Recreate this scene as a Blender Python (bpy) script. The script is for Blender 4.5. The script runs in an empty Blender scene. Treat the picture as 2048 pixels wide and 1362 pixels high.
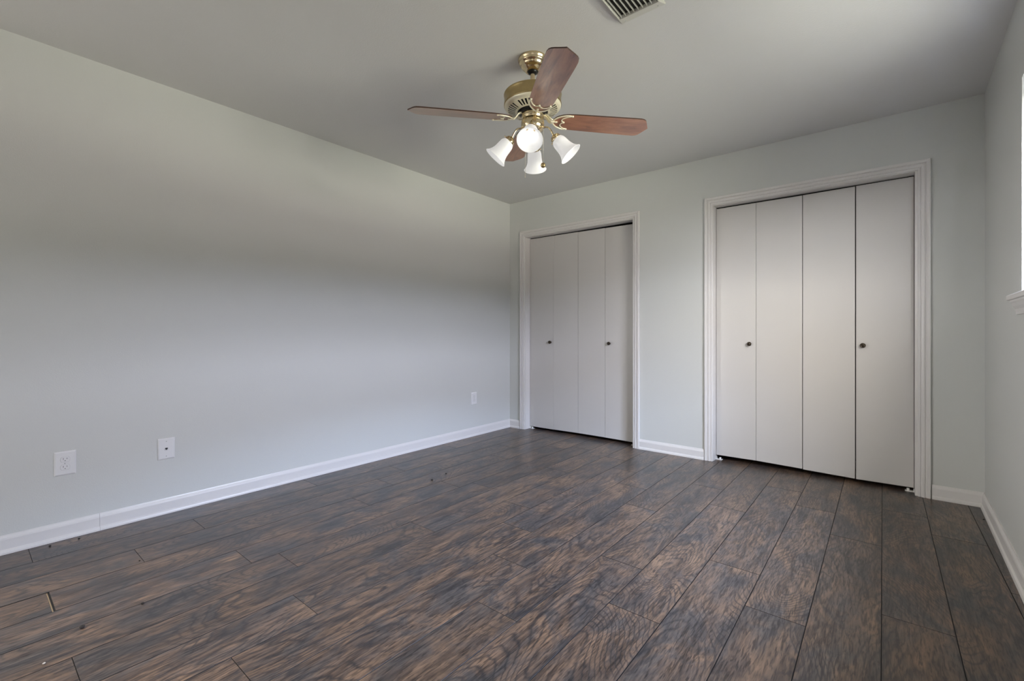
import bpy, bmesh, math, random
from mathutils import Vector, Matrix
PI = math.pi
S = bpy.context.scene
C = S.collection

# ------------------------------------------------------------------ camera
H = 2.44          # ceiling height
D = 4.1           # y of the closet wall
FOC = 907.0       # focal length in pixels of a 2048 px wide frame
cam_d = bpy.data.cameras.new('camera')
cam = bpy.data.objects.new('camera', cam_d); C.objects.link(cam)
cam.location = (3.1692, 0.265, 1.0276)
cam.rotation_euler = (PI/2, 0, math.radians(39.286))
cam_d.sensor_fit = 'HORIZONTAL'; cam_d.sensor_width = 36.0
cam_d.lens = FOC/2048*36
cam_d.shift_y = -15.0/2048
cam_d.clip_start = 0.02
S.camera = cam

# ------------------------------------------------------------------ view
S.view_settings.view_transform = 'Standard'
S.view_settings.look = 'None'
S.view_settings.gamma = 1.0
S.view_settings.use_curve_mapping = False
S.view_settings.exposure = 0.0

# ------------------------------------------------------------------ daylight outside
SKY = 29.0
w = bpy.data.worlds.new('daylight'); S.world = w; w.use_nodes = True
nt = w.node_tree; nt.nodes.clear()
tc = nt.nodes.new('ShaderNodeTexCoord'); sx = nt.nodes.new('ShaderNodeSeparateXYZ')
mr = nt.nodes.new('ShaderNodeMapRange'); mr.inputs[1].default_value = -1; mr.inputs[2].default_value = 1
rp = nt.nodes.new('ShaderNodeValToRGB'); bg = nt.nodes.new('ShaderNodeBackground'); wo = nt.nodes.new('ShaderNodeOutputWorld')
nt.links.new(tc.outputs['Generated'], sx.inputs[0]); nt.links.new(sx.outputs['Z'], mr.inputs[0])
nt.links.new(mr.outputs[0], rp.inputs[0]); nt.links.new(rp.outputs[0], bg.inputs[0]); nt.links.new(bg.outputs[0], wo.inputs[0])
bg.inputs[1].default_value = SKY
def fill_ramp(r, stops):
    e = r.color_ramp.elements
    e[0].position, e[0].color = stops[0][0], (*stops[0][1], 1); e[1].position, e[1].color = stops[-1][0], (*stops[-1][1], 1)
    for p_, c_ in stops[1:-1]: q_ = e.new(p_); q_.color = (*c_, 1)
# towards the garden (+x): sunlit ground, a dark belt of trees, blue sky
fill_ramp(rp, [(0.0, (0.30, 0.30, 0.25)), (0.325, (0.30, 0.30, 0.25)), (0.333, (1.33, 1.34, 1.10)), (0.418, (1.33, 1.34, 1.10)), (0.426, (0.78, 0.68, 0.63)), (0.479, (0.78, 0.68, 0.63)), (0.486, (0.02, 0.02, 0.02)), (0.557, (0.02, 0.02, 0.02)), (0.565, (1.30, 1.36, 1.72)), (0.683, (1.30, 1.36, 1.72)), (0.691, (2.60, 3.05, 4.2)), (1.0, (2.60, 3.05, 4.2))])
# towards -x: made-up bands, bright over dark, tuned as fill through the added window
rp2 = nt.nodes.new('ShaderNodeValToRGB'); nt.links.new(mr.outputs[0], rp2.inputs[0])
fill_ramp(rp2, [(0.0, (0.055, 0.052, 0.046)), (0.480, (0.055, 0.052, 0.046)), (0.486, (1.28, 1.27, 1.27)), (0.600, (1.28, 1.27, 1.27)), (0.608, (1.42, 1.33, 1.22)), (1.0, (1.42, 1.33, 1.22))])
my = nt.nodes.new('ShaderNodeMapRange'); my.inputs[1].default_value = 0.0; my.inputs[2].default_value = 0.3
ma_ = nt.nodes.new('ShaderNodeMath'); ma_.operation = 'MULTIPLY_ADD'; ma_.inputs[1].default_value = -1.0; ma_.inputs[2].default_value = -0.45
mb_ = nt.nodes.new('ShaderNodeMath'); mb_.operation = 'MULTIPLY'; mb_.inputs[1].default_value = -1.0
mc_ = nt.nodes.new('ShaderNodeMath'); mc_.operation = 'MAXIMUM'
nt.links.new(sx.outputs['Y'], ma_.inputs[0]); nt.links.new(sx.outputs['X'], mb_.inputs[0])
nt.links.new(ma_.outputs[0], mc_.inputs[0]); nt.links.new(mb_.outputs[0], mc_.inputs[1]); nt.links.new(mc_.outputs[0], my.inputs[0])
mx_ = nt.nodes.new('ShaderNodeMix'); mx_.data_type = 'RGBA'
nt.links.new(my.outputs[0], mx_.inputs[0]); nt.links.new(rp.outputs[0], mx_.inputs[6]); nt.links.new(rp2.outputs[0], mx_.inputs[7])
nt.links.new(mx_.outputs[2], bg.inputs[0])

def area_portal(name, M, sx_, sy_):
    ld = bpy.data.lights.new(name, 'AREA'); ld.shape = 'RECTANGLE'; ld.size = sx_; ld.size_y = sy_
    ld.cycles.is_portal = True
    o = bpy.data.objects.new(name, ld); C.objects.link(o); o.matrix_world = M
    return o

# ------------------------------------------------------------------ helpers
class MB:
    def __init__(s): s.v = []; s.f = []; s.sm = []
    def add(s, vs, fs, smooth=False, M=None):
        n = len(s.v)
        for p in vs:
            p = Vector(p); s.v.append(tuple(M @ p) if M else tuple(p))
        for f in fs: s.f.append(tuple(i+n for i in f)); s.sm.append(smooth)
        return s
    def box(s, a, b, M=None):
        x0, y0, z0 = a; x1, y1, z1 = b
        vs = [(x0,y0,z0),(x1,y0,z0),(x1,y1,z0),(x0,y1,z0),(x0,y0,z1),(x1,y0,z1),(x1,y1,z1),(x0,y1,z1)]
        return s.add(vs, [(0,3,2,1),(4,5,6,7),(0,1,5,4),(1,2,6,5),(2,3,7,6),(3,0,4,7)], False, M)
    def lathe(s, prof, n=48, M=None, smooth=True, cap=False):
        vs = []; fs = []
        for r, z in prof:
            for k in range(n):
                a = 2*PI*k/n; vs.append((r*math.cos(a), r*math.sin(a), z))
        for i in range(len(prof)-1):
            for k in range(n):
                k2 = (k+1) % n
                fs.append((i*n+k, i*n+k2, (i+1)*n+k2, (i+1)*n+k))
        if cap:
            fs.append(tuple(range(n))[::-1]); fs.append(tuple(range((len(prof)-1)*n, len(prof)*n)))
        return s.add(vs, fs, smooth, M)
    def tube(s, pts, rad, n=10, M=None, flat=1.0, up=(0,0,1), cap=True):
        pts = [Vector(p) for p in pts]; vs = []; fs = []
        rads = rad if isinstance(rad, (list, tuple)) else [rad]*len(pts)
        for i, p in enumerate(pts):
            t = (pts[min(i+1, len(pts)-1)] - pts[max(i-1, 0)]).normalized()
            u = Vector(up); a = t.cross(u)
            if a.length < 1e-4: a = t.cross(Vector((1,0,0)))
            a.normalize(); b = a.cross(t).normalized()
            for k in range(n):
                g = 2*PI*k/n
                vs.append(p + a*math.cos(g)*rads[i] + b*math.sin(g)*rads[i]*flat)
        for i in range(len(pts)-1):
            for k in range(n):
                k2 = (k+1) % n
                fs.append((i*n+k, i*n+k2, (i+1)*n+k2, (i+1)*n+k))
        if cap:
            fs.append(tuple(range(n))[::-1]); fs.append(tuple(range((len(pts)-1)*n, len(pts)*n)))
        return s.add(vs, fs, True, M)
    def prism(s, outline, z0, z1, M=None, smooth=False):
        n = len(outline)
        vs = [(x, y, z0) for x, y in outline] + [(x, y, z1) for x, y in outline]
        fs = [tuple(range(n))[::-1], tuple(range(n, 2*n))] + [(i, (i+1) % n, n+(i+1) % n, n+i) for i in range(n)]
        return s.add(vs, fs, smooth, M)
    def extrude(s, prof, p0, p1, across, up=(0,0,1)):
        """profile of (out, up) points swept from p0 to p1"""
        p0 = Vector(p0); p1 = Vector(p1); a = Vector(across); u = Vector(up); n = len(prof)
        vs = [p0 + a*x + u*y for x, y in prof] + [p1 + a*x + u*y for x, y in prof]
        fs = [(i, (i+1) % n, n+(i+1) % n, n+i) for i in range(n)] + [tuple(range(n))[::-1], tuple(range(n, 2*n))]
        return s.add(vs, fs)
    def build(s, name, mat, parent=None, bevel=0.0, seg=2, fix=True, loc=None, rot=None):
        me = bpy.data.meshes.new(name); me.from_pydata(s.v, [], s.f)
        me.polygons.foreach_set('use_smooth', s.sm)
        if fix:
            bm = bmesh.new(); bm.from_mesh(me)
            bmesh.ops.recalc_face_normals(bm, faces=bm.faces); bm.to_mesh(me); bm.free()
        me.materials.append(mat)
        o = bpy.data.objects.new(name, me); C.objects.link(o)
        if parent: o.parent = parent
        if loc is not None: o.location = loc
        if rot is not None: o.rotation_euler = rot
        if bevel:
            m = o.modifiers.new('bevel', 'BEVEL'); m.width = bevel; m.segments = seg; m.limit_method = 'ANGLE'; m.angle_limit = math.radians(40)
        return o

def smooth_path(pts, n=6):
    """Catmull-Rom through the points"""
    P = [Vector(p) for p in pts]; out = []
    for i in range(len(P)-1):
        p0 = P[max(i-1, 0)]; p1 = P[i]; p2 = P[i+1]; p3 = P[min(i+2, len(P)-1)]
        for k in range(n):
            t = k/n
            out.append(0.5*((2*p1) + (p2-p0)*t + (2*p0-5*p1+4*p2-p3)*t*t + (3*p1-p0-3*p2+p3)*t**3))
    out.append(P[-1]); return out

def tag(o, label=None, cat=None, group=None, kind=None):
    if label: o['label'] = label
    if cat: o['category'] = cat
    if group: o['group'] = group
    if kind: o['kind'] = kind
    return o
def empty(name, loc=(0,0,0), rz=0):
    o = bpy.data.objects.new(name, None); C.objects.link(o); o.location = loc; o.rotation_euler = (0,0,rz)
    o.empty_display_size = 0.05; return o

# ------------------------------------------------------------------ materials
def new_mat(name):
    m = bpy.data.materials.new(name); m.use_nodes = True
    return m, m.node_tree, m.node_tree.nodes['Principled BSDF']
def node(t, typ, **kw):
    n = t.nodes.new(typ)
    for k, v in kw.items(): setattr(n, k, v)
    return n
def noise(t, vec, scale, detail=3, rough=0.5, dist=0.0):
    n = node(t, 'ShaderNodeTexNoise'); n.inputs['Scale'].default_value = scale; n.inputs['Detail'].default_value = detail
    n.inputs['Roughness'].default_value = rough; n.inputs['Distortion'].default_value = dist
    if vec is not None: t.links.new(vec, n.inputs['Vector'])
    return n.outputs['Fac']
def mapping(t, vec, scale=(1,1,1), loc=(0,0,0)):
    n = node(t, 'ShaderNodeMapping'); n.inputs['Scale'].default_value = scale; n.inputs['Location'].default_value = loc
    t.links.new(vec, n.inputs['Vector']); return n.outputs[0]
def ramp(t, fac, stops):
    n = node(t, 'ShaderNodeValToRGB'); e = n.color_ramp.elements
    e[0].position, e[0].color = stops[0][0], (*stops[0][1], 1)
    e[1].position, e[1].color = stops[-1][0], (*stops[-1][1], 1)
    for p, c in stops[1:-1]: q = e.new(p); q.color = (*c, 1)
    t.links.new(fac, n.inputs[0]); return n.outputs[0]
def math_(t, op, a, b=None, c=None, clamp=False):
    n = node(t, 'ShaderNodeMath', operation=op, use_clamp=clamp)
    for i, v in enumerate((a, b, c)):
        if v is None: continue
        if isinstance(v, (int, float)): n.inputs[i].default_value = v
        else: t.links.new(v, n.inputs[i])
    return n.outputs[0]
def mix(t, fac, a, b, mode='MIX'):
    n = node(t, 'ShaderNodeMix', data_type='RGBA', blend_type=mode)
    for i, v in ((0, fac), (6, a), (7, b)):
        if isinstance(v, (int, float)): n.inputs[i].default_value = v
        elif isinstance(v, tuple): n.inputs[i].default_value = (*v, 1)
        else: t.links.new(v, n.inputs[i])
    return n.outputs[2]
def bump(t, b, h, strength, dist):
    n = node(t, 'ShaderNodeBump'); n.inputs['Strength'].default_value = strength; n.inputs['Distance'].default_value = dist
    t.links.new(h, n.inputs['Height']); t.links.new(n.outputs[0], b.inputs['Normal'])

def paint(name, col, rough, tex=0.0, tscale=250, mott=0.0):
    m, t, b = new_mat(name)
    g = node(t, 'ShaderNodeNewGeometry').outputs['Position']
    c = mix(t, noise(t, g, 1.7, 3), tuple(x*(1-mott) for x in col), tuple(min(1, x*(1+mott)) for x in col))
    t.links.new(c, b.inputs['Base Color']); b.inputs['Roughness'].default_value = rough
    if tex: bump(t, b, noise(t, g, tscale, 2, 0.6), tex, 0.002)
    return m

M_wall = paint('wall_paint', (0.615, 0.625, 0.60), 0.55, 0.25, 160, 0.012)
M_ceil = paint('ceiling_paint', (0.66, 0.655, 0.64), 0.75, 0.35, 130, 0.02)
M_trim = paint('trim_paint', (0.72, 0.70, 0.68), 0.32, 0.05, 60, 0.02)
M_door = paint('door_paint', (0.605, 0.585, 0.56), 0.33, 0.06, 45, 0.02)
M_plate = paint('plate_plastic', (0.76, 0.76, 0.76), 0.3)
M_dark = paint('dark_plastic', (0.015, 0.015, 0.017), 0.5)
M_screw = paint('screw_paint', (0.55, 0.55, 0.55), 0.35)
M_shadow = paint('closet_shade', (0.04, 0.04, 0.04), 0.8)  # near-black colour stands in for the shade inside the closed closets
M_vent = paint('vent_paint', (0.56, 0.55, 0.50), 0.4)
M_duct = paint('duct_inside', (0.02, 0.018, 0.015), 0.7)
M_nylon = paint('pivot_plastic', (0.8, 0.79, 0.76), 0.4)

def metal(name, col, rough, met=1.0, mott=0.12, sc=40):
    m, t, b = new_mat(name)
    oc = node(t, 'ShaderNodeTexCoord').outputs['Object']
    c = mix(t, noise(t, oc, sc, 3), tuple(x*(1-mott) for x in col), tuple(x*(1+mott) for x in col))
    t.links.new(c, b.inputs['Base Color']); b.inputs['Metallic'].default_value = met; b.inputs['Roughness'].default_value = rough
    return m
M_brass = metal('polished_brass', (0.70, 0.58, 0.38), 0.16)
M_brass2 = metal('antique_brass', (0.46, 0.35, 0.17), 0.30)
M_cream = metal('cream_brass', (0.88, 0.83, 0.65), 0.34, 0.45, 0.05)
M_knob = metal('dark_bronze', (0.075, 0.06, 0.045), 0.34, 1.0, 0.6, 260)
M_black = metal('black_metal', (0.02, 0.02, 0.02), 0.35, 0.6)
M_chain = metal('chain_metal', (0.72, 0.68, 0.58), 0.3)

# wood of the fan blades, grain along local x
m, t, b = new_mat('cherry_blade'); M_blade = m
oc = node(t, 'ShaderNodeTexCoord').outputs['Object']
oi = node(t, 'ShaderNodeObjectInfo').outputs['Random']
cx = node(t, 'ShaderNodeCombineXYZ'); t.links.new(math_(t, 'MULTIPLY', oi, 7.0), cx.inputs[2])
va = node(t, 'ShaderNodeVectorMath', operation='ADD'); t.links.new(oc, va.inputs[0]); t.links.new(cx.outputs[0], va.inputs[1])
gr = noise(t, mapping(t, va.outputs[0], (5, 34, 20)), 1.0, 5, 0.62, 1.3)
fb = noise(t, mapping(t, va.outputs[0], (14, 260, 60)), 1.0, 2)
c = ramp(t, gr, [(0.30, (0.10, 0.028, 0.010)), (0.42, (0.25, 0.085, 0.032)), (0.56, (0.36, 0.150, 0.065)), (0.75, (0.46, 0.21, 0.10))])
c = mix(t, math_(t, 'MULTIPLY', fb, 0.35), c, (0.16, 0.05, 0.02))
t.links.new(c, b.inputs['Base Color']); b.inputs['Roughness'].default_value = 0.32
b.inputs['Coat Weight'].default_value = 1.0; b.inputs['Coat Roughness'].default_value = 0.28; b.inputs['Coat IOR'].default_value = 2.1
M_edge = paint('blade_edge', (0.05, 0.022, 0.012), 0.4)

# frosted, lit lamp glass
m, t, b = new_mat('lit_frosted_glass'); M_glass_shade = m
b.inputs['Base Color'].default_value = (0.55, 0.55, 0.55, 1); b.inputs['Roughness'].default_value = 0.45
b.inputs['Emission Color'].default_value = (1.0, 0.985, 0.97, 1); b.inputs['Emission Strength'].default_value = 0.40
m, t, b = new_mat('lit_bulb'); M_bulb = m
b.inputs['Emission Color'].default_value = (1.0, 0.96, 0.90, 1); b.inputs['Emission Strength'].default_value = 0.95

# window pane
m, t, b = new_mat('window_glass'); M_pane = m
t.nodes.remove(b); out = t.nodes['Material Output']
tr = node(t, 'ShaderNodeBsdfTransparent'); gl = node(t, 'ShaderNodeBsdfGlossy'); gl.inputs['Roughness'].default_value = 0.02
ms = node(t, 'ShaderNodeMixShader'); ms.inputs[0].default_value = 0.06
t.links.new(tr.outputs[0], ms.inputs[1]); t.links.new(gl.outputs[0], ms.inputs[2]); t.links.new(ms.outputs[0], out.inputs[0])

# laminate floor
m, t, b = new_mat('hickory_laminate'); M_floor = m
at = node(t, 'ShaderNodeAttribute', attribute_name='plank').outputs['Vector']
gp = node(t, 'ShaderNodeNewGeometry').outputs['Position']
va = node(t, 'ShaderNodeVectorMath', operation='ADD'); t.links.new(gp, va.inputs[0]); t.links.new(at, va.inputs[1]); V = va.outputs[0]
# slow warp so that the figure swirls
wn = node(t, 'ShaderNodeTexNoise'); wn.inputs['Scale'].default_value = 3.2; wn.inputs['Detail'].default_value = 2
t.links.new(V, wn.inputs['Vector'])
wv = node(t, 'ShaderNodeVectorMath', operation='MULTIPLY_ADD'); t.links.new(wn.outputs['Color'], wv.inputs[0]); wv.inputs[1].default_value = (0.10, 0.30, 0); t.links.new(V, wv.inputs[2]); W = wv.outputs[0]
patch = noise(t, mapping(t, W, (8.0, 3.4, 1)), 1.0, 6, 0.66, 0.5)
base = ramp(t, patch, [(0.34, (0.038, 0.039, 0.043)), (0.41, (0.064, 0.057, 0.054)), (0.475, (0.100, 0.073, 0.058)), (0.56, (0.150, 0.096, 0.062)), (0.70, (0.225, 0.143, 0.086))])
tint = noise(t, mapping(t, V, (1.6, 0.5, 1)), 1.0, 1)
base = mix(t, math_(t, 'MULTIPLY', tint, 0.5), base, (0.088, 0.068, 0.058))
# cathedral contour lines
fld = noise(t, mapping(t, V, (3.6, 1.15, 1)), 1.0, 1.2, 0.30, 0.35)
fld = math_(t, 'ADD', fld, math_(t, 'MULTIPLY', noise(t, mapping(t, V, (26, 6, 1)), 1.0, 3, 0.6), 0.035))
fr = math_(t, 'FRACT', math_(t, 'MULTIPLY', fld, 44.0))
ln = math_(t, 'SUBTRACT', 1.0, math_(t, 'MULTIPLY', math_(t, 'ABSOLUTE', math_(t, 'SUBTRACT', fr, 0.5)), 4.6), clamp=True)
wk = noise(t, mapping(t, V, (7, 2.2, 1)), 1.0, 2)
lnw = math_(t, 'MULTIPLY', ln, math_(t, 'MULTIPLY', math_(t, 'SUBTRACT', wk, 0.37, clamp=True), 6.0, clamp=True))
# fibres
fib = noise(t, mapping(t, V, (150, 15, 1)), 1.0, 2, 0.6, 0.8)
fibr = ramp(t, fib, [(0.36, (0.40, 0.40, 0.43)), (0.50, (1.0, 1.0, 1.0)), (0.66, (1.34, 1.31, 1.26))])
st2 = ramp(t, noise(t, mapping(t, W, (34, 3.2, 1)), 1.0, 3, 0.6, 0.6), [(0.36, (0.60, 0.60, 0.63)), (0.50, (1.0, 1.0, 1.0)), (0.68, (1.28, 1.26, 1.22))])
colr = mix(t, 1.0, mix(t, 1.0, base, fibr, 'MULTIPLY'), st2, 'MULTIPLY')
colr = mix(t, math_(t, 'MULTIPLY', lnw, 0.76), colr, (0.020, 0.020, 0.023))
sp_ = node(t, 'ShaderNodeSeparateXYZ'); t.links.new(at, sp_.inputs[0])
ton = math_(t, 'ADD', math_(t, 'MULTIPLY', math_(t, 'FRACT', math_(t, 'MULTIPLY', sp_.outputs[0], 3.7)), 0.28), 0.85)
tn = node(t, 'ShaderNodeVectorMath', operation='SCALE'); t.links.new(colr, tn.inputs[0]); t.links.new(ton, tn.inputs['Scale'])
t.links.new(tn.outputs[0], b.inputs['Base Color'])
rg = math_(t, 'ADD', math_(t, 'MULTIPLY', noise(t, mapping(t, V, (20, 4, 1)), 1.0, 3), 0.06), 0.285)
t.links.new(rg, b.inputs['Roughness']); b.inputs['IOR'].default_value = 1.56
hh = math_(t, 'MULTIPLY', fib, 0.6)
bump(t, b, hh, 0.12, 0.0010)
M_groove = paint('floor_groove', (0.016, 0.014, 0.013), 0.5)
M_core = paint('fibreboard_core', (0.30, 0.22, 0.13), 0.8, 0.4, 400)
M_crumb = paint('dirt_crumb', (0.02, 0.016, 0.014), 0.8)
M_pale = paint('pale_crumb', (0.55, 0.50, 0.45), 0.8)

# ------------------------------------------------------------------ floor of planks
random.seed(5)
Y0, Y1 = -1.6, 4.90
seams = [-0.17, 0.026, 0.222, 0.417, 0.607, 0.800, 0.988, 1.180, 1.378, 1.572, 1.766, 1.968, 2.160, 2.361, 2.560, 2.766, 2.960, 3.165, 3.361, 3.561, 3.76]
butts = [0.9, 1.798, 1.087, 2.131, 1.821, 1.097, 2.50, 1.826, 1.098, 2.138, 1.840, 1.525, 2.148, 1.835, 2.422, 2.145, 3.085, 2.402, 3.410, 2.9]
LEN = 1.288
extra = {4: [0.492], 9: [0.813], 7: [0.494], 3: [0.796], 1: [0.478], 17: [3.683]}
v = []; f = []; mi = []; pk = []
g_, bv, dz = 0.0010, 0.0007, 0.0007
def plank(x0, x1, y0, y1):
    r = (random.uniform(0, 40), random.uniform(0, 40), random.uniform(0, 40))
    n = len(v); a = (x0+g_, y0+g_*0.7, x1-g_, y1-g_*0.7); c_ = (a[0]+bv, a[1]+bv*0.6, a[2]-bv, a[3]-bv*0.6)
    v.extend([(a[0],a[1],-0.004),(a[2],a[1],-0.004),(a[2],a[3],-0.004),(a[0],a[3],-0.004)])
    v.extend([(a[0],a[1],-dz),(a[2],a[1],-dz),(a[2],a[3],-dz),(a[0],a[3],-dz)])
    v.extend([(c_[0],c_[1],0),(c_[2],c_[1],0),(c_[2],c_[3],0),(c_[0],c_[3],0)])
    q = [(8,9,10,11)] + [(4+i, 4+(i+1) % 4, 8+(i+1) % 4, 8+i) for i in range(4)] + [(i, (i+1) % 4, 4+(i+1) % 4, 4+i) for i in range(4)]
    for k, e in enumerate(q): f.append(tuple(j+n for j in e)); mi.append(0 if k < 1 else 1)
    pk.extend([r]*12)
for i in range(len(seams)-1):
    ys = [butts[i] + k*LEN for k in range(-4, 5)]
    if i in extra:
        e0 = extra[i][0]; ys = [y for y in ys if abs(y-e0) > 0.3] + [e0]
    ys = sorted(y for y in ys if Y0+0.15 < y < Y1-0.15)
    ys = [Y0] + ys + [Y1]
    for y0, y1 in zip(ys[:-1], ys[1:]):
        x0, x1 = seams[i], seams[i+1]
        if i == 4 and abs(y1-0.492) < 0.01: y1 -= 0.006; x0 += 0.0035      # the open joint by the left wall
        if i == 4 and abs(y0-0.492) < 0.01: x0 += 0.0008; y0 += 0.002
        plank(x0, x1, y0, y1)
n = len(v)
v.extend([(-0.17, Y0, -0.004), (3.76, Y0, -0.004), (3.76, Y1, -0.004), (-0.17, Y1, -0.004)]); f.append((n, n+1, n+2, n+3)); mi.append(1); pk.extend([(0,0,0)]*4)
n = len(v); pk.extend([(0,0,0)]*8)      # fibreboard showing in the open joint
v.extend([(0.6115, 0.4850, -0.0016), (0.800, 0.4850, -0.0016), (0.800, 0.4895, -0.0016), (0.6115, 0.4895, -0.0016)]); f.append((n, n+1, n+2, n+3)); mi.append(2)
n = len(v); v.extend([(0.6075, Y0, -0.0022), (0.6090, Y0, -0.0022), (0.6090, 0.49, -0.0022), (0.6075, 0.49, -0.0022)]); f.append((n, n+1, n+2, n+3)); mi.append(2)
me = bpy.data.meshes.new('floor'); me.from_pydata(v, [], f)
for mm in (M_floor, M_groove, M_core): me.materials.append(mm)
me.polygons.foreach_set('material_index', mi)
a_ = me.attributes.new('plank', 'FLOAT_VECTOR', 'POINT'); a_.data.foreach_set('vector', [q for p in pk for q in p])
me.update()
floor = bpy.data.objects.new('floor', me); C.objects.link(floor)
tag(floor, 'dark brown and charcoal wood laminate plank floor', 'floor', kind='structure')

# ------------------------------------------------------------------ walls and ceiling
WT = 0.115
CL = 0.62     # closet depth
c1 = dict(x0=0.212, x1=1.436, j0=0.217, j1=1.430)
c2 = dict(x0=2.112, x1=3.339, j0=2.116, j1=3.326)
ZH = 2.0522   # inner edge of the head casing
SK = math.radians(-1.375)
MR = Matrix.Translation((3.634, D, 0)) @ Matrix.Rotation(SK, 4, 'Z')   # frame of the right wall: local y runs along it
tag(MB().box((-0.15, Y0, H), (3.95, Y1, H+0.12)).build('ceiling', M_ceil), 'pale grey painted ceiling with fine texture', 'ceiling', kind='structure')
FZ0, FZ1 = 0.95, 2.07
LB0, LB1 = -1.48, -0.20
area_portal('window_portal', Matrix.Translation((-0.14, (LB0+LB1)/2, (FZ0+FZ1)/2)) @ Matrix.Rotation(-PI/2, 4, 'Y'), FZ1-FZ0, LB1-LB0)  # portal of the added fill window
tag(MB().box((-0.12, Y0, -0.004), (0, LB0, H)).box((-0.12, LB1, -0.004), (0, D+WT+CL, H)).box((-0.12, LB0, -0.004), (0, LB1, FZ0)).box((-0.12, LB0, FZ1), (0, LB1, H)).build('wall_left', M_wall), 'long blank grey-green wall on the left', 'wall', kind='structure')
wb = MB()
JT = 0.018
wb.box((0, D, 0), (c1['j0']-JT, D+WT, H)); wb.box((c1['j0']-JT, D, ZH+JT), (c1['j1']+JT, D+WT, H)); wb.box((c1['j1']+JT, D, 0), (c2['j0']-JT, D+WT, H))
wb.box((c2['j0']-JT, D, ZH+JT), (c2['j1']+JT, D+WT, H)); wb.box((c2['j1']+JT, D, 0), (3.634, D+WT, H))
tag(wb.build('wall_back', M_wall), 'grey-green wall holding the two closets', 'wall', kind='structure')
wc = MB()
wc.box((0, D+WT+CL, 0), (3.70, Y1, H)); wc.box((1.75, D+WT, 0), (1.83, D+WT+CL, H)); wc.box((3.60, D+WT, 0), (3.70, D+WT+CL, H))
tag(wc.build('wall_closet', M_shadow), 'inside walls of the closets behind the folding doors, shade put into their colour', 'wall', kind='structure')
# right wall with the window opening (local frame: y = 0 at the corner, negative towards the camera)
WY1, WY0, WZ0, WZ1 = -1.086, -2.30, 1.187, 2.070
wr = MB(); RT = 0.15; LY = Y0 - D
wr.box((0, WY1, 0), (RT, 0.0, H)); wr.box((0, LY, 0), (RT, WY0, H)); wr.box((0, WY0, 0), (RT, WY1, WZ0-0.02)); wr.box((0, WY0, WZ1), (RT, WY1, H))
wro = wr.build('wall_right', M_wall); wro.matrix_world = MR
tag(wro, 'narrow view of the grey wall at the right with the window', 'wall', kind='structure')
tag(MB().box((0, Y0, 0), (3.60, Y0+0.12, H)).build('wall_front', M_wall), 'wall behind the camera', 'wall', kind='structure')
area_portal('window_portal', MR @ Matrix.Translation((RT+0.02, (WY0+WY1)/2, (WZ0+WZ1)/2)) @ Matrix.Rotation(PI/2, 4, 'Y'), WZ1-WZ0, WY1-WY0)

# window
win = empty('window_1'); win.matrix_world = MR @ Matrix.Translation((0, WY1, WZ0))
tag(win, 'bright window at the right edge with a white moulded sill', 'window', kind='structure')
Lw = WY1-WY0; Hw = WZ1-WZ0
fr = MB(); fx0, fx1 = RT-0.06, RT-0.005
fr.box((fx0, -0.045, 0), (fx1, 0, Hw)).box((fx0, -Lw, 0), (fx1, -Lw+0.045, Hw)).box((fx0, -Lw+0.045, 0), (fx1, -0.045, 0.045)).box((fx0, -Lw+0.045, Hw-0.045), (fx1, -0.045, Hw)).box((fx0, -Lw/2-0.03, 0.045), (fx1, -Lw/2+0.03, Hw-0.045))
fr.build('window_frame', M_trim, win, 0.003)
for k in range(2):
    ya = -Lw/2*k - (0.045 if k == 0 else 0.03); yb = -Lw/2*(k+1) + (0.03 if k == 0 else 0.045)
    s_ = MB()
    for zc in (0.045, Hw/2-0.018, Hw-0.08): s_.box((fx0+0.01, yb, zc), (fx1-0.01, ya, zc+0.035))
    s_.box((fx0+0.01, ya-0.03, 0.08), (fx1-0.01, ya, Hw-0.08)); s_.box((fx0+0.01, yb, 0.08), (fx1-0.01, yb+0.03, Hw-0.08))
    sash = s_.build('window_sash', M_trim, win)
    MB().box((fx0+0.024, yb+0.03, 0.08), (fx0+0.026, ya-0.03, Hw-0.08)).build('glass_pane', M_pane, sash)
# stool: lies in the opening, with horns past it, then the crown apron below
st = MB().prism([(-0.034, 0.086), (-0.034, -Lw-0.086), (0.0, -Lw-0.086), (0.0, -Lw), (fx0, -Lw), (fx0, 0), (0.0, 0.0), (0.0, 0.086)], -0.022, 0.0)
st.build('window_sill', M_trim, win, 0.004, 3)
pr = [(0, 0), (-0.026, 0), (-0.026, -0.008), (-0.022, -0.014), (-0.018, -0.026), (-0.011, -0.038), (-0.009, -0.050), (-0.009, -0.060), (0, -0.060)]
MB().extrude([(x, z-0.022) for x, z in pr], (0, 0.062, 0), (0, -Lw-0.062, 0), (1, 0, 0)).build('sill_apron', M_trim, win)

# window added in the left wall, outside the view, to bring in fill light
Hf = FZ1-FZ0
win2 = empty('fill_window_2', (0, LB0, FZ0)); tag(win2, 'added window in the left wall behind the camera, unseen, for fill light', 'window', kind='structure')
Wl = LB1-LB0
f3 = MB().box((-0.11, 0, 0), (-0.06, 0.045, Hf)).box((-0.11, Wl-0.045, 0), (-0.06, Wl, Hf)).box((-0.11, 0.045, 0), (-0.06, Wl-0.045, 0.045)).box((-0.11, 0.045, Hf-0.045), (-0.06, Wl-0.045, Hf))
f3.box((-0.10, 0.045, Hf/2-0.018), (-0.07, Wl-0.045, Hf/2+0.018)).build('window_frame', M_trim, win2, 0.003)
MB().box((-0.09, 0.045, 0.045), (-0.088, Wl-0.045, Hf-0.045)).build('glass_pane', M_pane, win2)
MB().box((-0.11, -0.06, -0.022), (0.035, Wl+0.06, 0.0)).build('window_sill', M_trim, win2, 0.004, 3)

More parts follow.
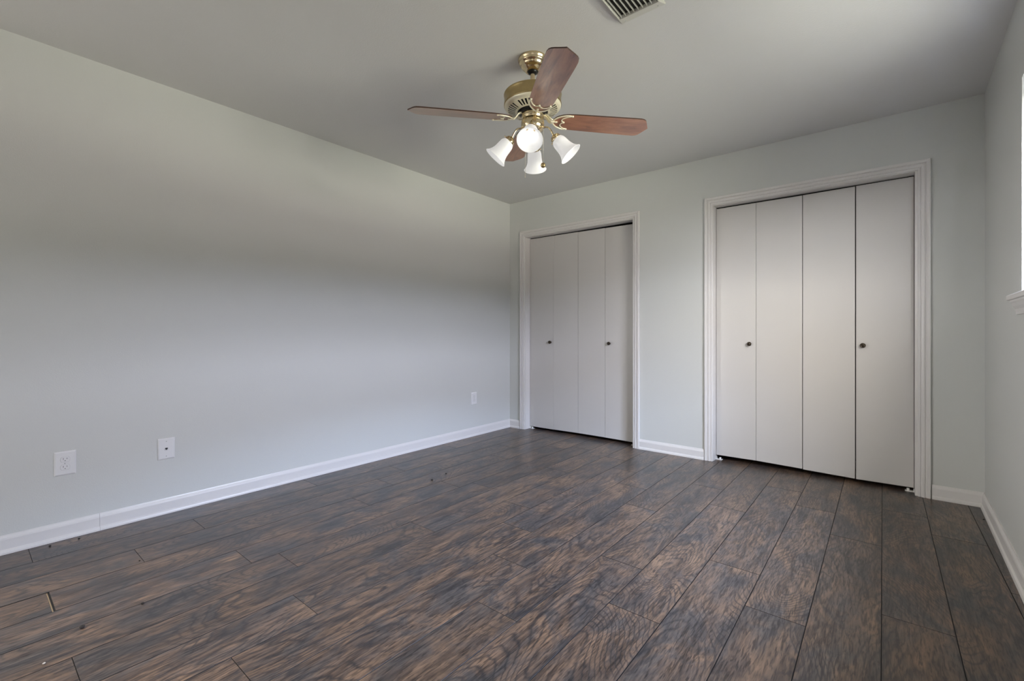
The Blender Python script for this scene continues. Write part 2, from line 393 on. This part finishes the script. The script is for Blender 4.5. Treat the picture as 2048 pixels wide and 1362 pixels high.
# baseboards with a shoe moulding
BB = [(0, 0), (0.021, 0), (0.021, 0.008), (0.0185, 0.016), (0.0125, 0.0215), (0.0125, 0.066), (0.0105, 0.074), (0.006, 0.082), (0.0045, 0.086), (0, 0.086)]
bb = MB().extrude(BB, (0, Y0, 0), (0, 0.7335, 0), (1, 0, 0)); bb.extrude(BB, (0, 0.7345, 0), (0, D, 0), (1, 0, 0))
tag(bb.build('baseboard_left', M_trim), 'white baseboard along the long blank wall', 'baseboard', kind='structure')
for i, (xa, xb, lab) in enumerate(((0.0, 0.150, 'short white baseboard between the left corner and the narrow closet'), (1.498, 2.048, 'white baseboard between the two closets'), (3.404, 3.634, 'short white baseboard right of the wide closet'))):
    tag(MB().extrude(BB, (xa, D, 0), (xb, D, 0), (0, -1, 0)).build('baseboard_back', M_trim), lab, 'baseboard', kind='structure')
br = MB().extrude(BB, (0, LY, 0), (0, -0.0, 0), (-1, 0, 0)).build('baseboard_right', M_trim); br.matrix_world = MR
tag(br, 'white baseboard along the right wall under the window', 'baseboard', kind='structure')

# ------------------------------------------------------------------ closet casings, jambs, folding doors
CP = [(-0.0, 0.0), (-0.0, 0.009), (0.003, 0.0115), (0.010, 0.0125), (0.0125, 0.0085), (0.0155, 0.0085), (0.018, 0.0140), (0.026, 0.0160), (0.033, 0.0150), (0.0355, 0.0105), (0.0385, 0.0105), (0.042, 0.0175), (0.052, 0.0190), (0.0585, 0.0185), (0.0605, 0.0150), (0.0605, 0.0)]
def casing(idx, c, lab):
    m_ = MB(); n = len(CP); vs = []
    for wd, dp in CP:
        y = D-dp
        vs += [(c['x0']-wd, y, 0), (c['x0']-wd, y, ZH+wd), (c['x1']+wd, y, ZH+wd), (c['x1']+wd, y, 0)]
    fs = []
    for i in range(n):
        j = (i+1) % n
        for k in range(3): fs.append((4*i+k, 4*i+k+1, 4*j+k+1, 4*j+k))
    fs.append(tuple(4*i for i in range(n))); fs.append(tuple(4*i+3 for i in range(n)))
    m_.add(vs, fs)
    o = m_.build('trim_%d' % idx, M_trim); tag(o, lab, 'door trim', kind='structure')
    zh = ZH-0.005
    j = MB().box((c['j0']-JT, D-0.001, 0), (c['j0'], D+WT, zh)).box((c['j1'], D-0.001, 0), (c['j1']+JT, D+WT, zh)).box((c['j0']-JT, D-0.001, zh), (c['j1']+JT, D+WT, zh+JT))
    j.build('door_jamb', M_trim, o)
    MB().box((c['j0'], D+0.092, zh-0.004), (c['j1'], D+0.112, zh)).build('door_track', M_black, o)
    for sgn, xx in ((1, c['j0']), (-1, c['j1'])):
        br_ = MB(); x_a, x_b = sorted((xx, xx+sgn*0.046))
        br_.box((x_a, D+0.070, 0.0), (x_b, D+0.105, 0.004)); xa, xb = sorted((xx, xx+sgn*0.004)); br_.box((xa, D+0.070, 0.004), (xb, D+0.105, 0.02))
        br_.lathe([(0.0001, 0.018), (0.008, 0.018), (0.008, 0.004)], 16, Matrix.Translation((xx+sgn*0.03, D+0.088, 0)))
        br_.build('pivot_bracket', M_nylon, o)
casing(1, c1, 'white moulded casing around the narrow closet by the left corner')
casing(2, c2, 'white moulded casing around the wide closet on the right')

def knob_mesh():
    k = MB(); M = Matrix.Rotation(PI/2, 4, 'X')
    k.lathe([(0.0001, 0.0), (0.011, 0.0), (0.0115, 0.002), (0.007, 0.004), (0.0055, 0.010), (0.008, 0.014), (0.0145, 0.017), (0.0165, 0.021), (0.0155, 0.0245), (0.012, 0.026), (0.0105, 0.0245), (0.007, 0.0252), (0.004, 0.0285), (0.0001, 0.029)], 24, M)
    for q in range(8):
        a = 2*PI*q/8
        k.lathe([(0.0001, 0.0272), (0.0019, 0.0265), (0.0024, 0.0245)], 8, M @ Matrix.Translation((0.0125*math.cos(a), 0.0125*math.sin(a), 0)))
    return k
YD = D+0.080
def bifold(idx, xs, zs, gaps, knobx, kz, lab):
    """a pair of hinged leaves; xs = three leaf edges, zs = (bottom, top) for each leaf"""
    r = empty('door_%d' % idx, (xs[0], YD, 0)); tag(r, lab, 'closet door', kind='structure')
    for k in range(2):
        xa = xs[k] + gaps[k]; xb = xs[k+1] - gaps[k+1]
        (zb0, zb1), (zt0, zt1) = zs[k]
        p = MB(); t_ = 0.034
        vs = [(xa, 0, zb0), (xb, 0, zb1), (xb, t_, zb1), (xa, t_, zb0), (xa, 0, zt0), (xb, 0, zt1), (xb, t_, zt1), (xa, t_, zt0)]
        vs = [(x-xs[0], y, z) for x, y, z in vs]
        p.add(vs, [(0,3,2,1),(4,5,6,7),(0,1,5,4),(1,2,6,5),(2,3,7,6),(3,0,4,7)])
        lf = p.build('door_leaf', M_door, r, 0.0012, 2)
        if (knobx >= xa and knobx <= xb):
            knob_mesh().build('door_knob', M_knob, lf, loc=(knobx-xs[0], -0.0, kz))
    return r
bifold(1, (0.2175, 0.5228, 0.8163), [((0.0235, 0.0255), (2.0385, 2.0385)), ((0.0260, 0.0300), (2.0370, 2.0355))], (0.0020, 0.0006, 0.0014), 0.487, 0.9316, 'left folding door of the narrow closet, knob near the seam of its leaves')
bifold(2, (0.8163, 1.1141, 1.4285), [((0.0300, 0.0300), (2.0335, 2.0310)), ((0.0295, 0.0270), (2.0295, 2.0255))], (0.0013, 0.0012, 0.0015), 1.1611, 0.9285, 'right folding door of the narrow closet, closed')
bifold(3, (2.1165, 2.4079, 2.7132), [((0.0365, 0.0385), (2.0370, 2.0365)), ((0.0390, 0.0330), (2.0365, 2.0350))], (0.0018, 0.0011, 0.0020), 2.3633, 0.9423, 'left folding door of the wide closet, knob near the seam of its leaves')
bifold(4, (2.7132, 3.0226, 3.3240), [((0.0300, 0.0235), (2.0355, 2.0375)), ((0.0225, 0.0260), (2.0390, 2.0400))], (0.0020, 0.0029, 0.0004), 3.0629, 0.9429, 'right folding door of the wide closet, wide dark gap between its leaves')

# ------------------------------------------------------------------ wall plates (left wall, facing +x)
def plate(name, yc, zc, wd, ht, lab, cat, kind, group=None):
    r = empty(name, (0, yc, zc)); tag(r, lab, cat, group)
    pm = MB(); a, b_ = wd/2, ht/2
    pm.add([(0,-a,-b_),(0,a,-b_),(0,a,b_),(0,-a,b_),(0.003,-a,-b_),(0.003,a,-b_),(0.003,a,b_),(0.003,-a,b_),(0.0065,-a+0.006,-b_+0.006),(0.0065,a-0.006,-b_+0.006),(0.0065,a-0.006,b_-0.006),(0.0065,-a+0.006,b_-0.006)],
           [(3,2,1,0),(8,9,10,11)] + [(i,(i+1)%4,4+(i+1)%4,4+i) for i in range(4)] + [(4+i,4+(i+1)%4,8+(i+1)%4,8+i) for i in range(4)])
    pm.build('cover_plate', M_plate, r, 0.001, 2)
    RY = Matrix.Rotation(PI/2, 4, 'Y')
    if kind == 'duplex':
        for s in (1, -1):
            zc_ = s*0.0195
            ol = []
            for k in range(32):
                g = 2*PI*k/32; y = 0.0172*math.cos(g); z = 0.0172*math.sin(g); z = max(-0.0125, min(0.0125, z)); ol.append((y, z))
            gm = MB(); n = len(ol)
            o2 = [(y*1.07, z*1.09) for y, z in ol]
            gm.add([(0.0066, y, z+zc_) for y, z in o2] + [(0.0066, y, z+zc_) for y, z in ol], [(i, (i+1) % n, n+(i+1) % n, n+i) for i in range(n)])
            gm.build('receptacle_groove', M_screw, r)
            fm = MB().add([(0.006, y, z+zc_) for y, z in ol] + [(0.0078, y, z+zc_) for y, z in ol], [tuple(range(n, 2*n))] + [(i, (i+1) % n, n+(i+1) % n, n+i) for i in range(n)])
            face = fm.build('receptacle', M_plate, r, 0.0004, 1)
            sm_ = MB().box((0.0060, -0.0073, zc_-0.0005), (0.00795, -0.0057, zc_+0.0085)).box((0.0060, 0.0057, zc_+0.0003), (0.00795, 0.0073, zc_+0.0078))
            hole = []
            for k in range(13): g = PI*k/12; hole.append((0.0027*math.cos(g), -0.0060-0.0027*math.sin(g)+0.001))
            n2 = len(hole)
            sm_.add([(0.00795, y, z+zc_) for y, z in hole] + [(0.006, y, z+zc_) for y, z in hole], [tuple(range(n2))] + [(i, (i+1) % n2, n2+(i+1) % n2, n2+i) for i in range(n2)])
            sm_.build('socket_slots', M_dark, face)
        MB().lathe([(0.0001, 0.0078), (0.0022, 0.0076), (0.0032, 0.0066)], 16, RY).build('screw', M_screw, r)
    else:
        MB().lathe([(0.0115, 0.0062), (0.0112, 0.0072), (0.0085, 0.0074), (0.0062, 0.0072)], 24, RY).build('jack_collar', M_plate, r)
        jm = MB().box((0.0062, -0.0060, -0.0025), (0.0076, 0.0060, 0.0050)).box((0.0062, -0.0030, -0.0065), (0.0076, 0.0030, -0.0025))
        jm.build('jack_opening', M_dark, r)
        for s in (1, -1): MB().lathe([(0.0001, 0.0078), (0.0022, 0.0076), (0.0032, 0.0066)], 16, RY @ Matrix.Translation((-s*0.042, 0, 0))).build('screw', M_screw, r)
    return r
plate('power_outlet', 0.605, 0.3765, 0.0805, 0.119, 'white double power outlet nearest the camera, low on the left wall', 'outlet', 'duplex', 'white power outlets on the left wall')
plate('power_outlet', 3.535, 0.3725, 0.0785, 0.121, 'white double power outlet low on the left wall near the far corner', 'outlet', 'duplex', 'white power outlets on the left wall')
plate('wall_jack', 1.019, 0.368, 0.0805, 0.119, 'white wall plate with one small black jack opening, low on the left wall', 'wall plate', 'jack')

# ------------------------------------------------------------------ ceiling air vent
vt = empty('air_vent', (2.35, 1.98, H)); tag(vt, 'off-white slatted air vent on the ceiling at the top edge', 'vent')
hx, hy = 0.100, 0.205; dep = 0.020
vf = MB(); o_ = [(-hx,-hy),(hx,-hy),(hx,hy),(-hx,hy)]
ix, iy = hx-0.012, hy-0.052
vs = [(x, y, 0) for x, y in o_] + [(x*0.985, y*0.99, -0.005) for x, y in o_] + [(-ix-0.004,-iy,-dep),(ix+0.004,-iy,-dep),(ix+0.004,iy,-dep),(-ix-0.004,iy,-dep)] + [(-ix,-iy+0.003,-dep),(ix,-iy+0.003,-dep),(ix,iy-0.003,-dep),(-ix,iy-0.003,-dep)] + [(-ix,-iy+0.003,-0.002),(ix,-iy+0.003,-0.002),(ix,iy-0.003,-0.002),(-ix,iy-0.003,-0.002)]
fs = [(4*l+i, 4*l+(i+1) % 4, 4*(l+1)+(i+1) % 4, 4*(l+1)+i) for l in range(4) for i in range(4)]
vf.add(vs, fs); vf.build('frame', M_vent, vt, 0.0012, 2)
MB().box((-ix, -iy, -0.0015), (ix, iy, -0.0005)).build('duct', M_duct, vt)
for k in range(9):
    x = -ix + (k+0.5)*2*ix/9
    Ms = Matrix.Translation((x, 0, -0.009)) @ Matrix.Rotation(math.radians(-8), 4, 'Y')
    MB().box((-0.0009, -iy+0.002, -0.0062), (0.0009, iy-0.002, 0.0062), Ms).build('slat', M_vent, vt)
for y in (-0.05, 0.05):
    MB().box((-ix, y-0.0012, -0.006), (ix, y+0.0012, -0.003)).build('crossbar', M_duct, vt)
for sx_ in (-0.075, 0.075):
    MB().lathe([(0.0001, -0.0036), (0.003, -0.0028), (0.0045, 0.0)], 14, Matrix.Translation((sx_, hy-0.022, -0.010)) @ Matrix.Rotation(math.radians(12), 4, 'X')).build('screw', M_screw, vt)

# ------------------------------------------------------------------ ceiling fan
FX, FY = 1.770, 2.1437
fan = empty('ceiling_fan', (FX, FY, H))
tag(fan, 'brass ceiling fan with four cherry wood blades and four lit bell shades', 'ceiling fan')
def Z(z): return z-H
def L(prof): return [(r, Z(z)) for r, z in prof]
MB().lathe(L([(0.0001, 2.4399), (0.074, 2.4399), (0.0755, 2.436), (0.0745, 2.428), (0.0700, 2.425), (0.0700, 2.419), (0.0685, 2.413), (0.0640, 2.411), (0.0600, 2.402), (0.0560, 2.395), (0.0500, 2.392), (0.0440, 2.385), (0.0380, 2.377), (0.0330, 2.3735), (0.0290, 2.3725), (0.0275, 2.375)]), 64).build('canopy', M_brass, fan)
MB().lathe(L([(0.0270, 2.378), (0.0262, 2.372), (0.0225, 2.366), (0.0150, 2.362), (0.0125, 2.361)]), 32).build('hanger_ball', M_black, fan)
MB().lathe(L([(0.0118, 2.372), (0.0118, 2.262)]), 24).build('downrod', M_brass, fan)
mh = MB().lathe(L([(0.0118, 2.285), (0.022, 2.285), (0.025, 2.278), (0.026, 2.272), (0.060, 2.266), (0.110, 2.262), (0.141, 2.258), (0.1480, 2.2545), (0.1490, 2.2505), (0.1465, 2.247), (0.1465, 2.207), (0.1480, 2.204), (0.1480, 2.198), (0.1455, 2.196)]), 96)
housing = mh.build('motor_housing', M_brass2, fan)
MB().lathe(L([(0.1458, 2.197), (0.1440, 2.190), (0.1360, 2.183), (0.1290, 2.1800)]), 96).build('lower_rim', M_cream, housing)
# slotted ring: open slots between ribs, dark behind
sl = MB(); ns = 40; vs = []; fs = []
rings = [(0.1290, 2.1800), (0.1265, 2.1785), (0.1060, 2.1715), (0.0900, 2.1670), (0.0860, 2.1660), (0.0800, 2.1655), (0.0790, 2.1700)]
nn = ns*2
for r, z in rings:
    for k in range(nn):
        a = 2*PI*(k+0.5*(k % 2)*0.15)/nn; vs.append((r*math.cos(a), r*math.sin(a), Z(z)))
for i in range(len(rings)-1):
    for k in range(nn):
        if i in (1, 2) and k % 2 == 0 and (k//2) % 10 != 9: continue
        k2 = (k+1) % nn; fs.append((i*nn+k, i*nn+k2, (i+1)*nn+k2, (i+1)*nn+k))
sl.add(vs, fs)
o = sl.build('vent_ring', M_cream, housing); md = o.modifiers.new('thickness', 'SOLIDIFY'); md.thickness = 0.002; md.offset = 1
MB().lathe(L([(0.142, 2.195), (0.128, 2.188), (0.080, 2.178), (0.0001, 2.176)]), 48).build('motor_core', M_black, fan)
MB().lathe(L([(0.0001, 2.176), (0.070, 2.176), (0.072, 2.160), (0.060, 2.156), (0.0001, 2.155)]), 48).build('flywheel', M_black, fan)
# switch housing and light kit body
sw = MB().lathe(L([(0.0480, 2.160), (0.0560, 2.158), (0.0575, 2.152), (0.0575, 2.138), (0.0560, 2.134), (0.0530, 2.131), (0.0530, 2.126), (0.0560, 2.122), (0.0600, 2.112), (0.0605, 2.100), (0.0590, 2.088), (0.0530, 2.074), (0.0420, 2.064), (0.0280, 2.058), (0.0140, 2.055), (0.0120, 2.048), (0.0080, 2.044), (0.0001, 2.043)]), 64).build('switch_housing', M_brass, fan)
MB().box((-0.066, -0.006, Z(2.148)), (-0.054, 0.006, Z(2.137))).build('switch', M_black, sw, 0.002)

# blades: local x runs outward, y is the counter-clockwise side
RT_ = 0.6309
half = [(RT_, 0.0), (RT_-0.006, 0.010), (RT_-0.014, 0.024), (RT_-0.024, 0.042), (RT_-0.033, 0.055), (RT_-0.044, 0.063), (RT_-0.060, 0.0665), (RT_-0.09, 0.067), (0.42, 0.0645), (0.30, 0.0615), (0.21, 0.0585), (0.175, 0.055), (0.150, 0.049), (0.130, 0.039), (0.117, 0.026), (0.109, 0.012), (0.107, 0.0)]
outline = [(x, -y) for x, y in half] + [(x, y) for x, y in half[-2:0:-1]]
def make_blade():
    n = len(outline); bl = MB()
    vs = [(x, y, -0.003) for x, y in outline] + [(x, y, 0.003) for x, y in outline]
    bl.add(vs, [tuple(range(n)), tuple(range(n, 2*n))] + [(i, (i+1) % n, n+(i+1) % n, n+i) for i in range(n)])
    o = bl.build('blade', M_blade, fan)
    o.data.materials.append(M_edge)
    for p in o.data.polygons:
        if abs(p.normal.z) < 0.5: p.material_index = 1
    # scrolled bracket under the blade
    k = MB(); zb = -0.0055
    arc = smooth_path([(0.200, -0.050, zb), (0.176, -0.0535, zb), (0.150, -0.047, zb), (0.126, -0.033, zb), (0.110, -0.014, zb), (0.106, 0.0, zb), (0.110, 0.014, zb), (0.126, 0.033, zb), (0.150, 0.047, zb), (0.172, 0.053, zb), (0.188, 0.050, zb)])
    k.tube(arc, 0.0042, 8, None, 0.7)
    wave = smooth_path([(0.200, -0.050, zb), (0.178, -0.044, zb), (0.157, -0.031, zb), (0.150, -0.018, zb), (0.155, -0.007, zb), (0.164, 0.0, zb), (0.155, 0.007, zb), (0.149, 0.018, zb), (0.154, 0.031, zb), (0.170, 0.045, zb), (0.188, 0.050, zb)])
    k.tube(wave, 0.0036, 8, None, 0.7)
    for (x, y) in ((0.200, -0.050), (0.188, 0.050), (0.164, 0.0)):
        k.lathe([(0.0001, -0.0045), (0.0045, -0.003), (0.0058, 0.0), (0.0045, 0.003), (0.0001, 0.0045)], 14, Matrix.Translation((x, y, zb)))
    k.tube(smooth_path([(0.112, 0.0, zb), (0.122, 0.0, zb-0.0015), (0.130, 0.0, zb)]), 0.005, 8, None, 0.7)
    # neck rising to the flywheel
    k.tube(smooth_path([(0.112, 0, zb), (0.098, 0, zb-0.001), (0.086, 0, 0.006), (0.074, 0, 0.022), (0.060, 0, 0.028)]), [0.006]*6+[0.0075]*6+[0.009]*6+[0.011]*7, 10, None, 0.55)
    k.tube(smooth_path([(0.104, -0.012, zb), (0.092, -0.016, 0.0), (0.078, -0.014, 0.018), (0.064, -0.012, 0.027)]), 0.0038, 8, None, 0.8)
    k.tube(smooth_path([(0.104, 0.012, zb), (0.092, 0.016, 0.0), (0.078, 0.014, 0.018), (0.064, 0.012, 0.027)]), 0.0038, 8, None, 0.8)
    bk = k.build('blade_bracket', M_cream, o); tag(bk, 'scrolled cream metal bracket')
    return o
b0 = make_blade()
blades = [b0]
for k in range(3):
    c_ = b0.copy(); C.objects.link(c_); c_.parent = fan
    for ch in list(b0.children):
        d_ = ch.copy(); C.objects.link(d_); d_.parent = c_
    blades.append(c_)
for o, deg, droop in zip(blades, (228.56, 318.56, 48.56, 138.56), (0.0, 1.9, 0.0, -1.9)):
    M = Matrix.Translation((0, 0, Z(2.1304))) @ Matrix.Rotation(math.radians(deg), 4, 'Z') @ Matrix.Rotation(math.radians(droop), 4, 'Y') @ Matrix.Rotation(math.radians(-12.0), 4, 'X')
    o.matrix_local = M

# light arms: local x runs outward
def make_arm():
    o = MB().tube(smooth_path([(0.050, 0, Z(2.083)), (0.066, 0, Z(2.086)), (0.080, 0, Z(2.083)), (0.093, 0, Z(2.069)), (0.105, 0, Z(2.046)), (0.110, 0, Z(2.036))]), 0.0046, 12, None, 1.0, (0, 1, 0)).build('light_arm', M_brass, fan)
    ax = Vector((0.0765, 0, -0.0855)).normalized()
    rot = Vector((0, 0, 1)).rotation_difference(ax).to_matrix().to_4x4()
    M = Matrix.Translation((0.108, 0, Z(2.038))) @ rot
    MB().lathe([(0.0001, -0.004), (0.010, -0.003), (0.020, 0.002), (0.026, 0.010), (0.0275, 0.020), (0.0285, 0.024), (0.026, 0.025), (0.024, 0.010), (0.0001, 0.006)], 40, M).build('socket_cup', M_brass, o)
    for q in range(3):
        a = 2*PI*q/3 + 0.5
        d = Vector((math.cos(a), math.sin(a), 0))
        MB().lathe([(0.0001, 0.010), (0.0030, 0.0095), (0.0036, 0.006), (0.0020, 0.005), (0.0016, 0.0)], 10, M @ Matrix.Translation((d.x*0.0265, d.y*0.0265, 0.019)) @ Vector((0,0,1)).rotation_difference(d).to_matrix().to_4x4()).build('thumb_screw', M_brass, o)
    sp = [(0.0240, 0.016), (0.0262, 0.022), (0.0300, 0.028), (0.0345, 0.036), (0.0368, 0.046), (0.0378, 0.058), (0.0385, 0.072), (0.0405, 0.088), (0.0450, 0.104), (0.0520, 0.118), (0.0590, 0.127), (0.0625, 0.130)]
    inn = [(r-0.0022, z) for r, z in sp[::-1]]
    MB().lathe(sp + [(0.0618, 0.1315)] + inn, 56, M).build('glass_shade', M_glass_shade, o)
    MB().lathe([(0.0001, 0.022), (0.0120, 0.024), (0.0125, 0.040), (0.018, 0.058), (0.0240, 0.074), (0.0235, 0.088), (0.0170, 0.098), (0.0001, 0.102)], 24, M).build('bulb', M_bulb, o)
    return o
a0 = make_arm(); arms = [a0]
for k in range(3):
    c_ = a0.copy(); C.objects.link(c_); c_.parent = fan
    for ch in list(a0.children):
        d_ = ch.copy(); C.objects.link(d_); d_.parent = c_
    arms.append(c_)
for k, o in enumerate(arms): o.rotation_euler = (0, 0, math.radians(302.5 + 90*k))

# pull chains
def chain(x, y, z0, z1, fob):
    pts = [(x*0.9, y*0.9, Z(z0)), (x, y, Z(z0)-0.004), (x, y, Z(z0)-0.02), (x, y, Z(z1))]
    m_ = MB().tube(pts, 0.0006, 6)
    zz = Z(z0)-0.010
    while zz > Z(z1): m_.lathe([(0.0001, 0.0012), (0.0011, 0.0006), (0.0011, -0.0006), (0.0001, -0.0012)], 6, Matrix.Translation((x, y, zz))); zz -= 0.0042
    o = m_.build('pull_chain', M_chain, fan)
    if fob == 'disc':
        MB().lathe([(0.0001, 0.0125), (0.0040, 0.0122), (0.0098, 0.009), (0.0128, 0.0), (0.0098, -0.009), (0.0040, -0.0122), (0.0001, -0.0125)], 24, Matrix.Translation((x, y, Z(z1)-0.008))).build('pull_fob', M_brass2, o)
    else:
        MB().lathe([(0.0001, 0.004), (0.0016, 0.003), (0.0024, -0.004), (0.0028, -0.014), (0.0018, -0.018), (0.0001, -0.019)], 14, Matrix.Translation((x, y, Z(z1)))).build('pull_fob', M_chain, o)
rx, ry = 0.774, 0.6332; fx_, fy_ = -0.6332, 0.774
def off(r, f_): return rx*r+fx_*f_, ry*r+fy_*f_
x, y = off(0.052, -0.030); chain(x, y, 2.080, 1.890, 'disc')
x, y = off(-0.037, 0.050); chain(x, y, 2.075, 1.865, 'drop')

# ------------------------------------------------------------------ crumbs on the floor
random.seed(11)
def crumb(x, y, s, lab, mat=M_crumb):
    bm = bmesh.new(); bmesh.ops.create_icosphere(bm, subdivisions=2, radius=s*1.35)
    for q in bm.verts: q.co = Vector((q.co.x*random.uniform(0.8, 1.3), q.co.y*random.uniform(0.8, 1.3), q.co.z*random.uniform(0.5, 0.75)))
    lo = min(q.co.z for q in bm.verts)
    for q in bm.verts: q.co.z -= lo
    me = bpy.data.meshes.new('crumb'); bm.to_mesh(me); bm.free(); me.materials.append(mat)
    o = bpy.data.objects.new('crumb', me); C.objects.link(o); o.location = (x, y, 0); o.rotation_euler = (0, 0, random.uniform(0, 6))
    tag(o, lab, 'crumb', 'dirt crumbs on the floor')
crumb(0.066, 0.546, 0.0036, 'dark crumb by the left baseboard, nearer the frame edge')
crumb(0.065, 0.648, 0.0028, 'thin dark crumb by the left baseboard, below the power outlet')
crumb(0.576, 0.784, 0.0024, 'tiny dark crumb two planks out from the left baseboard')
crumb(0.996, 0.709, 0.0036, 'dark crumb on a plank seam right of the open floor joint')
crumb(1.011, 0.540, 0.0052, 'largest dark crumb, on a plank seam below the open floor joint')
crumb(0.737, 2.358, 0.0060, 'dark crumb in the middle of the far floor, the larger of two')
crumb(0.704, 2.519, 0.0045, 'dark crumb in the middle of the far floor, the smaller and farther of two')
crumb(1.153, 0.435, 0.0028, 'pale crumb near the lower left corner', M_pale)
crumb(3.598, 3.838, 0.0030, 'dark speck by the right baseboard near the corner')
